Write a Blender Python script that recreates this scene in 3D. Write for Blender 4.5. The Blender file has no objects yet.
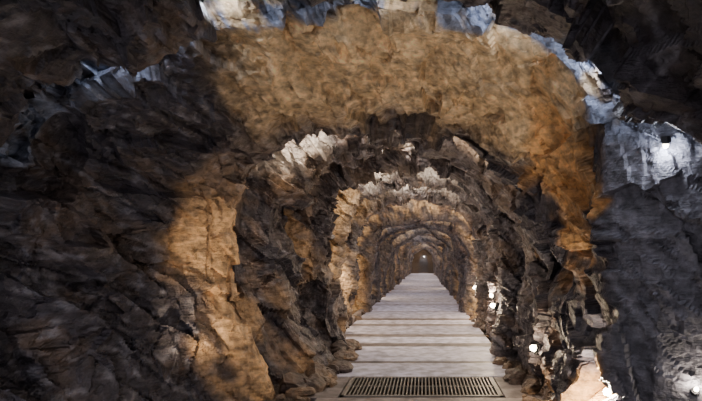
import bpy, math, random, bmesh
import numpy as np
from mathutils import Vector
random.seed(11); rng=np.random.default_rng(7)
S=bpy.context.scene

# ------------------------------------------------------------ noise
def h3(ix,iy,iz,s):
    n=(ix.astype(np.int64)*73856093)^(iy.astype(np.int64)*19349663)^(iz.astype(np.int64)*83492791)^(s*2654435)
    n=(n^(n>>13))*1274126177 & 0x7fffffff
    n=(n^(n>>16))*668265263 & 0x7fffffff
    n=n^(n>>15)
    return (n&0xffff)/65535.0
def vnoise(p,s):
    i=np.floor(p); f=p-i; f=f*f*(3-2*f); i=i.astype(np.int64); r=0
    for a in (0,1):
        for b in (0,1):
            for c in (0,1):
                w=(f[:,0] if a else 1-f[:,0])*(f[:,1] if b else 1-f[:,1])*(f[:,2] if c else 1-f[:,2])
                r=r+w*h3(i[:,0]+a,i[:,1]+b,i[:,2]+c,s)
    return r*2-1
def fbm(p,s,o=4):
    r=0;a=1.0;t=0
    for k in range(o):
        r=r+a*vnoise(p*(2.03**k)+k*7.1,s+k); t+=a; a*=.5
    return r/t
def facets(p,s,tilt=1.0,jump=.35):
    i=np.floor(p).astype(np.int64)
    best=np.full(len(p),9e9); bx=i.copy()
    D=np.zeros((len(p),3))
    for a in (-1,0,1):
        for b in (-1,0,1):
            for c in (-1,0,1):
                q=i+np.array([a,b,c]); x,y,z=q[:,0],q[:,1],q[:,2]
                d3=np.column_stack([p[:,0]-x-h3(x,y,z,s+1),p[:,1]-y-h3(x,y,z,s+2),p[:,2]-z-h3(x,y,z,s+3)])
                d=(d3*d3).sum(1); m=d<best
                best[m]=d[m]; bx[m]=q[m]; D[m]=d3[m]
    x,y,z=bx[:,0],bx[:,1],bx[:,2]
    g=lambda k:h3(x,y,z,s+k)*2-1
    return tilt*(D[:,0]*g(4)+D[:,1]*g(5)+D[:,2]*g(6))+jump*g(7)

# ------------------------------------------------------------ tunnel cross-sections estimated from image pixels (metres; x across, z up, y along)
A0=[(-2.95,-.1),(-3.0,.8),(-2.95,1.7),(-2.6,2.4),(-1.6,2.78),(-.4,3.05),(.5,2.8),(1.2,2.4),(1.7,1.9),(2.0,.9),(1.95,-.1)]
A1=[(-2.95,-.1),(-3.0,.8),(-2.85,1.7),(-2.46,2.38),(-1.59,2.72),(-.45,3.14),(.62,2.80),(1.2,2.42),(1.66,1.92),(1.98,.9),(1.98,-.1)]
B =[(-2.95,-.1),(-3.05,.8),(-3.0,1.6),(-2.65,2.45),(-1.6,2.98),(-.4,3.22),(.68,2.98),(1.15,2.5),(1.30,1.8),(1.3,.9),(1.24,-.1)]
B2=[(-2.5,-.1),(-2.7,.8),(-2.7,1.7),(-2.35,2.4),(-1.45,2.9),(-.35,3.1),(.6,2.9),(1.1,2.5),(1.36,1.8),(1.36,.9),(1.3,-.1)]
B3=[(-2.0,-.1),(-2.3,.9),(-2.33,1.8),(-2.0,2.4),(-1.35,2.8),(-.3,2.95),(.45,2.85),(.95,2.4),(1.25,1.8),(1.33,1.0),(1.2,-.1)]
C =[(-1.45,-.1),(-1.88,.95),(-1.97,1.82),(-1.75,2.5),(-1.1,2.88),(-.25,2.93),(.33,2.77),(.82,2.3),(1.12,1.82),(1.23,1.05),(1.12,-.1)]
M =[(-1.1,-.1),(-1.65,.95),(-1.85,1.85),(-1.6,2.55),(-1.0,2.95),(-.2,3.08),(.5,2.85),(1.0,2.4),(1.28,1.8),(1.33,.9),(1.25,-.1)]
D =[(-1.2,-.1),(-1.46,.84),(-1.5,1.8),(-1.45,2.35),(-1.1,2.78),(-.07,3.0),(.62,2.72),(1.0,2.25),(1.18,1.75),(1.2,.84),(1.15,-.1)]
E =[(-1.7,-.1),(-1.68,.9),(-1.57,1.9),(-1.35,2.45),(-.6,2.88),(.1,2.95),(.85,2.65),(1.2,2.2),(1.28,1.6),(1.3,.8),(1.25,-.1)]
def infl(P,a):
    cx,cz=-.3,1.2; o=[]
    for x,z in P:
        dx,dz=x-cx,z-cz; l=math.hypot(dx,dz)
        o.append((x+dx/l*a, z if z<0 else z+dz/l*a))
    return o
def jit(P,a): return [(x+random.uniform(-a,a)*(.4 if z<0 else 1), z if z<0 else z+random.uniform(-a,a)) for x,z in P]
st=[(-2.2,A0,.1),(0.6,A0,.06),(1.6,infl(A0,.1),.03),(2.3,A1,.017),(2.85,A1,.016),(2.95,infl(A1,.05),.016),(3.02,infl(A1,.26),.016),
    (3.22,infl(B,.20),.015),(3.36,infl(B,.06),.015),(3.42,B,.015),(4.0,B2,.015),(4.6,B3,.016),(5.1,C,.016),(5.3,C,.02),(5.42,infl(C,.32),.02),
    (5.95,infl(M,.34),.02),(6.2,infl(M,.03),.022),(6.8,M,.024),(7.0,infl(M,.38),.024),(7.55,infl(D,.32),.024),(7.75,D,.024),(8.2,D,.024),(8.32,infl(D,.1),.03),
    (8.5,infl(E,.5),.035),(9.5,infl(E,.45),.035),(9.75,infl(E,.06),.04),(10.2,infl(E,.08),.045),(10.35,infl(E,.5),.05),(11.0,infl(E,.4),.04),(11.25,infl(E,-.04),.05),(11.8,E,.05),(12.1,infl(E,.45),.05)]
y=12.1; ribs=[]
while y<56:
    L=random.uniform(2.4,3.8); g=jit(infl(E,random.uniform(-.32,-.08)),.17)
    r=.05 if y<20 else (.09 if y<32 else .2)
    st+= [(y+L*.60,jit(infl(E,.5),.12),r),(y+L*.67,g,r),(y+L*.9,jit(g,.05),r),(y+L,infl(g,.6),r)]
    ribs.append((y+L*.67,y+L*.9)); y+=L
YEND=y
NC=560
def prof(P):
    P=np.array(P); P=np.vstack([2*P[0]-P[1],P,2*P[-1]-P[-2]])
    t=np.linspace(0,10-1e-6,2000); k=t.astype(int); f=(t-k)[:,None]
    p0,p1,p2,p3=P[k],P[k+1],P[k+2],P[k+3]
    c=.5*((2*p1)+(-p0+p2)*f+(2*p0-5*p1+4*p2-p3)*f**2+(-p0+3*p1-3*p2+p3)*f**3)
    s=np.linspace(0,1999,NC); a=np.floor(s).astype(int); b=np.minimum(a+1,1999); w=(s-a)[:,None]
    return c[a]*(1-w)+c[b]*w
rows=[]
for (y0,P0,_),(y1,P1,r) in zip(st[:-1],st[1:]):
    a,b=prof(P0),prof(P1)
    dist=math.hypot(y1-y0,np.percentile(np.linalg.norm(a-b,axis=1),80))
    n=max(2,int(dist/r))
    for i in range(n):
        t=i/n; ts=t*t*(3-2*t)*.5+t*.5
        c=a*(1-ts)+b*ts
        rows.append(np.column_stack([c[:,0],np.full(NC,y0+(y1-y0)*t),c[:,1]]))
G=np.array(rows); NR=len(G)
pj=G.reshape(-1,3)
wob=(.17*fbm(pj*np.array([1.1,.5,1.1])+9,333,3)).reshape(NR,NC)*np.clip((G[:,:,1]-2.2)/.5,0,1)
G[:,:,1]+=wob
du=np.gradient(G,axis=0); dv=np.gradient(G,axis=1)
N=np.cross(du,dv); N/=np.linalg.norm(N,axis=2,keepdims=True)+1e-9
cen=np.zeros_like(G); cen[:,:,0]=-.3; cen[:,:,1]=G[:,:,1]; cen[:,:,2]=1.2
N*=np.sign(((G-cen)*N).sum(2))[:,:,None]
P=G.reshape(-1,3); Nf=N.reshape(-1,3)
ybase=(G[:,:,1]-wob).ravel()
def sm(v,a,b):
    t=np.clip((v-a)/(b-a),0,1); return t*t*(3-2*t)
th=math.radians(50); R=np.array([[math.cos(th),0,-math.sin(th)],[0,1,0],[math.sin(th),0,math.cos(th)]])
ph=math.radians(20); R2=np.array([[math.cos(ph),-math.sin(ph),0],[math.sin(ph),math.cos(ph),0],[0,0,1]])
Q=(P@(R2@R).T)*np.array([.8,.85,1.9])
W=Q+.2*np.column_stack([fbm(P*1.3,11,2),fbm(P*1.3,21,2),fbm(P*1.3,31,2)])
f1=facets(W*1.1,101,1.0,.3); f2=facets(W*2.2+3,201,1.0,.4); f3=facets(W*4.6+5,301,1.0,.5); f4=facets(W*10+5,401,1.0,.5)
ridge=(1-2*np.abs(vnoise(W*np.array([1.6,1.6,2.6]),71)))
x,y_,z=P[:,0],ybase,P[:,2]
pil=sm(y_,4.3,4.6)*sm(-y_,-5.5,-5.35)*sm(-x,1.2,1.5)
ceilw=np.clip((z-2.3)/.5,0,1)*np.clip((y_-3.3)/.3,0,1)*np.clip((5.1-y_)/.3,0,1)
butt=sm(y_,2.95,3.05)*sm(-y_,-3.5,-3.4)*sm(x,1.0,1.3)
calm=np.maximum(np.maximum(ceilw*.65,pil*.75),butt*.8)
rimA=sm(y_,2.90,2.96)*sm(-y_,-3.45,-3.36)
rim=sm(y_,5.3,5.4)*sm(-y_,-6.2,-6.0)+sm(y_,8.25,8.4)*sm(-y_,-9.6,-9.3)
rough=(1-calm)*(1-.35*np.clip(rim,0,1))*(1-.15*sm(y_,5.4,6.0))
big=1-.4*rimA
disp=.09*fbm(P*.9,41,3)+rough*(big*(.18*f1+.12*f2)+.044*f3+.010*f4-.04*ridge)+.004*fbm(P*8,51,2)+.055*calm*f2+.016*calm*f3+.05*calm*fbm(P*1.8,53,2)
disp=np.clip(disp,-.25,.3)
farw=np.where(P[:,1]<10,1.0,np.clip(1.0-(P[:,1]-10)/8,.45,1))
V=P+Nf*(disp*farw)[:,None]
# ---- rock colours (mineral zones, plus painted rim light and rib/recess light contrast)
n1=fbm(W*1.6,61,4); n2=fbm(W*4.5,71,4); n3=fbm(P*.55,81,3); n4=fbm(W*14,85,3)
def c3(*c): return np.array(c)[None,:]
def mix(a,b,w): return a*(1-w[:,None])+b*w[:,None]
dark=c3(.048,.041,.050); brown=c3(.125,.084,.060); ochre=c3(.60,.37,.18); tan=c3(.72,.51,.28); blue=c3(.16,.18,.24); grey=c3(.43,.39,.355)
col=np.repeat(dark,len(P),0)
col=mix(col,brown,.7*sm(n1+.5*n2,0,.45))
col=mix(col,c3(.19,.18,.20),.6*sm(n4+.4*n2,.12,.4))
jy=y_+.5*n1+.2*n2; jz=z+.4*n1+.15*n2; jx=x+.4*n1
w=sm(jy,3.1,3.3)*sm(-jy,-5.3,-4.3)*sm(jz,2.25,2.55)*sm(jx,-1.8,-1.2)
col=mix(col,tan*(1+.3*n2[:,None]+.15*n4[:,None]),w*.95)
w=sm(y_,3.42,3.5)*sm(-jy,-5.2,-4.7)*sm(x,.7,1.0)*sm(n1+.3*n3,-.12,.12)
col=mix(col,ochre*c3(1,.86,.62)*(1+.4*n2[:,None]),w*.85)
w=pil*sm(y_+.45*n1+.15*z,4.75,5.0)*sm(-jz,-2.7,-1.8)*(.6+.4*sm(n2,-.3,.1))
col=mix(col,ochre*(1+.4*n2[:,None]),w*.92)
w=sm(y_,2.9,3.0)*sm(-y_,-3.5,-3.42)
col=mix(col,blue*(1+.5*n2[:,None]+.6*n4[:,None]),w*sm(z,1.9,2.3)*sm(n2+.5*n4,-.3,.15))  # bluish tone paints the cool rim light into the first recess
col=mix(col,c3(.165,.16,.185)*(1+.4*n2[:,None]+.4*n4[:,None]),w*sm(x,.9,1.2)*sm(-z,-2.5,-2.1)*.95)
w=sm(y_,5.35,5.45)
rib=np.zeros(len(P))
for r0,r1 in [(6.25,6.85),(7.65,8.3),(9.75,10.3),(11.2,12.0)]+ribs: rib=np.maximum(rib,sm(y_,r0-.12,r0)*sm(-y_,-r1-.03,-r1+.02))
col=mix(col,brown*1.6,w*(1-rib*.8)*sm(n2+n3,-.3,.3)*.8)  # recesses painted paler than ribs, imitating lit hollows between dark arches
col=mix(col,ochre*.75,w*(1-rib*.9)*sm(n1+.6*n3,.1,.4)*.7)
col=mix(col,grey,w*(1-rib*.9)*sm(z,2.4,2.7)*sm(n1-n3,-.3,.2)*.8)  # grey on recess ceilings paints in their brightly lit look
w=sm(y_,9.3,9.5)*sm(-y_,-11.4,-11.2)*sm(-x,1.1,1.3)*(1-.6*rib)
col=mix(col,ochre*c3(.8,.9,1),w*sm(n1,-.3,.1)*.85)
w=sm(y_,12,13)
col=mix(col,tan*.85,w*(1-rib)*sm(n2+n1,-.25,.15)*.65)
col=mix(col,dark*.8,w*rib*.6)  # deep tunnel: pale recesses and darkened ribs paint in light and shade
col=np.clip(col*(1+.3*n4[:,None]),.012,.9)

def mesh_obj(name,v,f,mats,colr=None,smooth=False):
    me=bpy.data.meshes.new(name)
    v=np.asarray(v,dtype=np.float32)
    if isinstance(f,np.ndarray):
        me.vertices.add(len(v)); me.vertices.foreach_set('co',v.ravel())
        me.loops.add(f.size); me.loops.foreach_set('vertex_index',f.ravel().astype(np.int32))
        me.polygons.add(len(f)); me.polygons.foreach_set('loop_start',np.arange(0,f.size,4,dtype=np.int32))
        me.polygons.foreach_set('loop_total',np.full(len(f),4,dtype=np.int32))
        me.update(calc_edges=True); me.validate()
    else:
        me.from_pydata([tuple(map(float,a)) for a in v],[],f); me.update()
    if colr is not None:
        at=me.attributes.new('rock_colour','FLOAT_COLOR','POINT')
        at.data.foreach_set('color',np.column_stack([colr,np.ones(len(colr))]).astype(np.float32).ravel())
    me.polygons.foreach_set('use_smooth',[smooth]*len(me.polygons))
    for m in (mats if isinstance(mats,list) else [mats]): me.materials.append(m)
    o=bpy.data.objects.new(name,me); S.collection.objects.link(o); return o

# ------------------------------------------------------------ materials
def new(name):
    m=bpy.data.materials.new(name); m.use_nodes=True; nt=m.node_tree
    return m,nt,nt.nodes['Principled BSDF']
def rock_mat(name,use_attr=True,base=(.1,.08,.07,1),bs=1.0,rmin=.38,rmax=.8,sc=1.0,cmin=.4,cmax=1.7,ns=14,strata=0.0,dist=.05):
    m,nt,b=new(name); L=nt.links
    tc=nt.nodes.new('ShaderNodeTexCoord')
    def noise(s,d=8,r=.65,vec=None):
        n=nt.nodes.new('ShaderNodeTexNoise'); n.inputs['Scale'].default_value=s*sc; n.inputs['Detail'].default_value=d; n.inputs['Roughness'].default_value=r
        L.new(vec or tc.outputs['Object'],n.inputs['Vector']); return n
    def math_(op,a,b2,c=None):
        n=nt.nodes.new('ShaderNodeMath'); n.operation=op
        for k,v in enumerate((a,b2,c)):
            if v is None: continue
            if isinstance(v,(int,float)): n.inputs[k].default_value=v
            else: L.new(v,n.inputs[k])
        return n.outputs[0]
    na=noise(ns,6,.6); nc=noise(3.3)
    vo=nt.nodes.new('ShaderNodeTexVoronoi'); vo.inputs['Scale'].default_value=14*sc; L.new(tc.outputs['Object'],vo.inputs['Vector'])
    tone=na.outputs['Fac']; hgt=math_('MULTIPLY_ADD',vo.outputs['Distance'],.6,na.outputs['Fac'])
    if strata:
        mp=nt.nodes.new('ShaderNodeMapping'); mp.inputs['Rotation'].default_value=(math.radians(12),math.radians(-48),math.radians(18)); mp.inputs['Scale'].default_value=(1,1,5)
        L.new(tc.outputs['Object'],mp.inputs['Vector']); ns_=noise(4,6,.65,mp.outputs['Vector'])
        hgt=math_('MULTIPLY_ADD',ns_.outputs['Fac'],1.2*strata,hgt)
        tone=math_('ADD',math_('MULTIPLY',tone,.6),math_('MULTIPLY',ns_.outputs['Fac'],.4))
    mr=nt.nodes.new('ShaderNodeMapRange'); mr.inputs['From Min'].default_value=.38; mr.inputs['From Max'].default_value=.62
    mr.inputs['To Min'].default_value=cmin; mr.inputs['To Max'].default_value=cmax; L.new(tone,mr.inputs['Value'])
    mx=nt.nodes.new('ShaderNodeVectorMath'); mx.operation='SCALE'
    if use_attr:
        at=nt.nodes.new('ShaderNodeAttribute'); at.attribute_name='rock_colour'; L.new(at.outputs['Color'],mx.inputs[0])
    else: mx.inputs[0].default_value=base[:3]
    L.new(mr.outputs['Result'],mx.inputs['Scale']); L.new(mx.outputs['Vector'],b.inputs['Base Color'])
    rr=nt.nodes.new('ShaderNodeMapRange'); rr.inputs['From Min'].default_value=.3; rr.inputs['From Max'].default_value=.7
    rr.inputs['To Min'].default_value=rmin; rr.inputs['To Max'].default_value=rmax; L.new(nc.outputs['Fac'],rr.inputs['Value']); L.new(rr.outputs['Result'],b.inputs['Roughness'])
    bu=nt.nodes.new('ShaderNodeBump'); bu.inputs['Strength'].default_value=min(1,bs); bu.inputs['Distance'].default_value=dist*bs
    L.new(hgt,bu.inputs['Height']); L.new(bu.outputs['Normal'],b.inputs['Normal'])
    return m
ROCK=rock_mat('tunnel_rock',rmin=.22,rmax=.6,cmin=.45,cmax=1.55,strata=1.0,dist=.03)
GRAVEL=rock_mat('wet_gravel',False,(.07,.05,.038,1),1.0,.3,.7,2.2)
CONC=rock_mat('worn_concrete',True,bs=.35,rmin=.4,rmax=.7,sc=1.0,cmin=.6,cmax=1.3,ns=5)
def plain(name,c,r=.5,me=0.0):
    m,nt,b=new(name); n=nt.nodes.new('ShaderNodeTexNoise'); n.inputs['Scale'].default_value=30
    rp=nt.nodes.new('ShaderNodeValToRGB'); rp.color_ramp.elements[0].color=(c[0]*.6,c[1]*.6,c[2]*.6,1); rp.color_ramp.elements[1].color=(c[0]*1.3,c[1]*1.3,c[2]*1.3,1)
    nt.links.new(n.outputs['Fac'],rp.inputs['Fac']); nt.links.new(rp.outputs['Color'],b.inputs['Base Color'])
    b.inputs['Roughness'].default_value=r; b.inputs['Metallic'].default_value=me; return m
STEEL=plain('galvanised_steel',(.2,.19,.18),.5,.5); IRON=plain('dark_iron',(.04,.04,.045),.5,.6)
GLOW,nt,b=new('lit_lamp_glass'); b.inputs['Base Color'].default_value=(.9,.85,.75,1); b.inputs['Emission Color'].default_value=(1,.82,.55,1); b.inputs['Emission Strength'].default_value=30

# ------------------------------------------------------------ tunnel shell
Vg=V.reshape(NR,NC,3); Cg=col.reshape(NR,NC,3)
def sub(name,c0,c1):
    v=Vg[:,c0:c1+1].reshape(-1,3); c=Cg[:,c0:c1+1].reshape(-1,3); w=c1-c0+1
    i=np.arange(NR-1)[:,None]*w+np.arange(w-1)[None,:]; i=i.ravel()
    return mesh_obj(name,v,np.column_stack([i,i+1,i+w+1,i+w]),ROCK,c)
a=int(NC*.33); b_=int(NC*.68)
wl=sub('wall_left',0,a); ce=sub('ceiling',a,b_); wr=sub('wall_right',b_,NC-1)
xs=np.arange(-3.6,2.7,.06); ys=np.concatenate([np.arange(-2.2,12,.06),np.arange(12,YEND+1,.4)])
X,Y=np.meshgrid(xs,ys); fp=np.column_stack([X.ravel(),Y.ravel(),np.zeros(X.size)])
edge=np.clip(np.maximum(-1.15-fp[:,0],fp[:,0]-1.15)/.5,0,1)*np.clip((9-fp[:,1])/2,.15,1)
hz=-.06+edge*.12+edge*.12*fbm(fp*2.2,91)+.015*fbm(fp*9,95,2)
pit=(fp[:,1]>5.38)&(fp[:,1]<6.34)&(fp[:,0]>-.95)&(fp[:,0]<.9); hz=np.where(pit,-.35,hz)
fp[:,2]=hz; w_=len(xs); i=(np.arange(len(ys)-1)[:,None]*w_+np.arange(w_-1)[None,:]).ravel()
fl=mesh_obj('floor',fp,np.column_stack([i,i+1,i+w_+1,i+w_]),GRAVEL)

def boxes(name,L,mats,colr=None,bev=0):
    v=[];f=[];mi=[];cc=[]
    for k,bx in enumerate(L):
        x0,x1,y0,y1,z0,z1=bx[:6]; m=bx[6] if len(bx)>6 else 0; n=len(v)
        v+=[(x0,y0,z0),(x1,y0,z0),(x1,y1,z0),(x0,y1,z0),(x0,y0,z1),(x1,y0,z1),(x1,y1,z1),(x0,y1,z1)]
        f+=[tuple(n+q for q in t) for t in ((3,2,1,0),(4,5,6,7),(0,1,5,4),(1,2,6,5),(2,3,7,6),(3,0,4,7))]; mi+=[m]*6
        if colr: cc+=[colr[k]]*8
    o=mesh_obj(name,v,f,mats,np.array(cc) if colr else None)
    for p,m in zip(o.data.polygons,mi): p.material_index=m
    if bev:
        b=o.modifiers.new('bevel','BEVEL'); b.width=bev; b.segments=2
    return o
# walkway slabs
L=[];C_=[]
def slab(y0,y1,tone,x0=-1.68,x1=1.2):
    L.append((x0,x1,y0,y1,-.05,.02+random.uniform(0,.006))); C_.append(tone)
lt=lambda:tuple(np.array((.52,.52,.66))*random.uniform(.78,1.1)); bt=lambda:tuple(np.array((.20,.175,.175))*random.uniform(.5,1.3))
slab(4.3,5.37,bt(),-1.15,1.1)
L.append((-1.3,-.93,5.39,6.33,-.05,.02)); C_.append(bt()); L.append((.88,1.15,5.39,6.33,-.05,.02)); C_.append(bt())
yy=6.35
while yy<YEND-.8:
    k=1+max(0,yy-10)*.03
    d=random.uniform(.6,1.7)*k; x0=-1.15 if yy<8.5 else -1.65
    slab(yy,yy+d,lt(),x0); yy+=d+.012
    d=random.uniform(.08,.34)*k; slab(yy,yy+d,bt(),x0); yy+=d+.012
wk=boxes('paved_walkway',L,CONC,C_,.008)
L=[(-1.82,-1.69,q,q+.97,-.05,.12) for q in np.arange(8.8,30,1.0)]
boxes('kerb_stones',L,CONC,[(.22,.19,.18)]*len(L),.015)
g0,g1=5.41,6.30
L=[(-.91,.86,g0,g0+.04,-.03,.03),(-.91,.86,g1-.04,g1,-.03,.03),(-.91,-.87,g0,g1,-.03,.03),(.82,.86,g0,g1,-.03,.03),(-.9,.85,5.84,5.87,-.03,.024)]
q=-.87
while q<.82: L.append((q,q+.016,g0+.02,g1-.02,-.03,.028)); q+=.042
boxes('drain_grate',L,STEEL,None,0)
def back():
    ring=[(-.55,-.1),(-.6,.7),(-.5,1.5),(-.3,1.95),(0,2.1),(.25,1.95),(.42,1.4),(.5,.7),(.48,-.1)]
    out=[(-3,-.1),(-3,1.2),(-3,2.6),(-1.6,4),(0,4),(1.4,4),(3,2.6),(3,1.2),(3,-.1)]
    v=[];f=[]
    for (a_,c_),(d_,e_) in zip(ring,out):
        v+=[(a_,YEND-.5,c_),(d_,YEND-.5,e_),(a_*1.1,YEND+1.2,c_)]
    for k in range(8):
        n=3*k; f+=[(n,n+1,n+4,n+3),(n,n+3,n+5,n+2)]
    f.append(tuple(3*k+2 for k in range(9)))
    mesh_obj('wall_back',v,f,GRAVEL)
back()

def rocks(name,spec):
    bm=bmesh.new()
    for (px,py,pz,r) in spec:
        t=bmesh.ops.create_icosphere(bm,subdivisions=2,radius=r)['verts']
        n=[(Vector((random.gauss(0,1),random.gauss(0,1),random.gauss(0,1))).normalized(),random.uniform(.5,.85)*r) for _ in range(11)]
        sx,sy,sz=random.uniform(.8,1.3),random.uniform(.8,1.3),random.uniform(.55,.95)
        for v in t:
            for nn,d in n:
                e=v.co.dot(nn)-d
                if e>0: v.co-=nn*e
            v.co=Vector((v.co.x*sx+px,v.co.y*sy+py,v.co.z*sz+pz))
    me=bpy.data.meshes.new(name); bm.to_mesh(me); bm.free()
    at=me.attributes.new('rock_colour','FLOAT_COLOR','POINT')
    p=np.array([v.co for v in me.vertices]); n=fbm(p*3,7)
    c=mix(np.repeat(c3(.07,.05,.045),len(p),0),c3(.2,.13,.08),sm(n,-.3,.4))
    at.data.foreach_set('color',np.column_stack([c,np.ones(len(c))]).astype(np.float32).ravel())
    me.materials.append(ROCK); o=bpy.data.objects.new(name,me); S.collection.objects.link(o)
sp=[]
for k in range(70):
    py=random.uniform(5.2,8.3); r=random.choice([.05,.07,.1,.15,.2])*random.uniform(.7,1.2)
    sp.append((random.uniform(-1.5,-1.05)-r*.4,py,r*.4,r))
for k in range(26):
    py=random.uniform(4.9,7.5); r=random.choice([.05,.07,.1,.13])*random.uniform(.7,1.2)
    sp.append((random.uniform(1.05,1.25)+r*.3,py,r*.4,r))
for k in range(60):
    py=random.uniform(8.8,26); r=random.uniform(.05,.14); sd=random.random()<.4
    sp.append(((-1.7 if sd else 1.24)+random.uniform(-.05,.08),py,r*.4,r))
rocks('loose_rocks',sp)

# ------------------------------------------------------------ lamps
bpy.context.view_layer.update()
def hit(o,org,dr):
    ok,loc,n,_=o.ray_cast(Vector(org),Vector(dr)); return loc if ok else None
def cyl(v,f,mi,cx,cy,cz,axis,r0,r1,l,m,n=14):
    b0=len(v); ax=Vector(axis).normalized(); u=ax.orthogonal().normalized(); w=ax.cross(u)
    for k in range(n):
        a=2*math.pi*k/n; d=u*math.cos(a)+w*math.sin(a); c=Vector((cx,cy,cz))
        v.append(tuple(c+d*r0)); v.append(tuple(c+ax*l+d*r1))
    for k in range(n):
        j=(k+1)%n; f.append((b0+2*k,b0+2*j,b0+2*j+1,b0+2*k+1)); mi.append(m)
    f.append(tuple(b0+2*k for k in range(n))[::-1]); mi.append(m); f.append(tuple(b0+2*k+1 for k in range(n))); mi.append(m)
def lamp(pos,dr,power,colr,name='wall_lamp',s=1.0,rad=.018,spot=None):
    p=Vector(pos); d=Vector(dr).normalized(); v=[];f=[];mi=[]
    cyl(v,f,mi,*(p-d*.06*s),d,.06*s,.06*s,.075*s,0)
    cyl(v,f,mi,*(p+d*.015*s),d,.045*s,.042*s,.02*s,0)
    cyl(v,f,mi,*(p+d*.035*s),d,.036*s,.03*s,.035*s,1); cyl(v,f,mi,*(p+d*.07*s),d,.03*s,.012*s,.015*s,1)
    o=mesh_obj(name,v,f,[IRON,GLOW])
    for q,m in zip(o.data.polygons,mi): q.material_index=m
    l=bpy.data.lights.new('lamp_light','SPOT' if spot else 'POINT'); l.energy=power; l.color=colr; l.shadow_soft_size=rad
    lo=bpy.data.objects.new('lamp_light',l); lo.location=p+d*(.10*s+rad); S.collection.objects.link(lo)
    if spot:
        l.spot_size=math.radians(spot); l.spot_blend=1.0; lo.rotation_euler=d.to_track_quat('-Z','Y').to_euler()
    lo.parent=o; return o
warm=(1,.77,.52); neutral=(1,.86,.70); cool=(.78,.85,1.0); white=(.96,.94,1.0)
def wall_lamp(side,y,z,power,c,s=.8):
    o=wr if side>0 else wl
    h=hit(o,(0,y,z),(side,0,0))
    if h is None: return
    lamp((h.x-side*.03,y,z),(-side,-.3,.35),power,c,'wall_lamp',s)
for y_0,z_0,pw,s in ((3.52,.56,60,.8),(5.15,.58,15,1.0),(7.85,.77,16,1.1),(9.6,.8,45,1.1),(11.4,.85,16,1.3),(13.0,.85,45,1.3)): wall_lamp(1,y_0,z_0,pw,neutral if y_0<4 else warm,s)
h=hit(wr,(1.70,2.3,.68),(0,1,0))
if h: lamp((1.70,h.y-.01,.68),(-.1,-1,.9),4,neutral,'wall_lamp',.4)
for y_0,z_0,pw in ((2.5,.5,18),(8.75,.9,65),(10.7,1.0,50),(12.4,.9,35)): wall_lamp(-1,y_0,z_0,pw,warm if y_0>5 else white)
lamp((-2.2,3.8,.10),Vector((-1.72,5.1,1.5))-Vector((-2.2,3.8,.10)),125,warm,'added_pillar_spot',1.0,.03,66)  # out-of-view spot added to brighten the left pillar
def roof(x,y,power,c,up=-.01):
    h=hit(ce,(x,y,2.4),(0,0,1)) or hit(wl if x<0 else wr,(x,y,1.9),(0,0,1))
    if h is None: return
    lamp((x,y,h.z-.01),(0,.15,-1),power,c,'ceiling_lamp',.5,.02)
for x_,y_0,pw in ((-2.0,3.14,5),(-1.3,3.14,5),(-.3,3.14,4),(.5,3.14,5),(1.1,3.14,6),(1.5,3.1,4),(-1.5,5.6,36),(-.9,5.6,20),(.4,5.6,20),(-.3,7.2,28),(-.8,8.8,65),(.4,8.8,45),(-.2,10.65,50)): roof(x_,y_0,pw,cool if y_0<4 else neutral)
prev=12.0
for k,(r0,r1) in enumerate(ribs):
    ry=prev+.4; prev=r1
    roof(-.6 if k%2 else .4, ry,120 if ry<30 else 150,white if k%2 else neutral)
    if k%2==0: wall_lamp(1 if k%4==0 else -1, ry+.15,.8,60,warm,1.2)
lamp((0,YEND+.6,1.9),(0,0,-1),45,cool,'ceiling_lamp',.7,.03)

wd=bpy.data.worlds.new('World'); S.world=wd; wd.use_nodes=True
bg=wd.node_tree.nodes['Background']; bg.inputs['Color'].default_value=(.95,.91,1,1); bg.inputs['Strength'].default_value=1.9
cam=bpy.data.cameras.new('camera'); co=bpy.data.objects.new('camera',cam); S.collection.objects.link(co)
co.location=(0,0,1.5); co.rotation_euler=(math.radians(90),0,0)
cam.lens=500*36/702; cam.sensor_width=36; cam.shift_x=-73/702; cam.shift_y=59.5/702; cam.clip_start=.05; cam.clip_end=200
S.camera=co
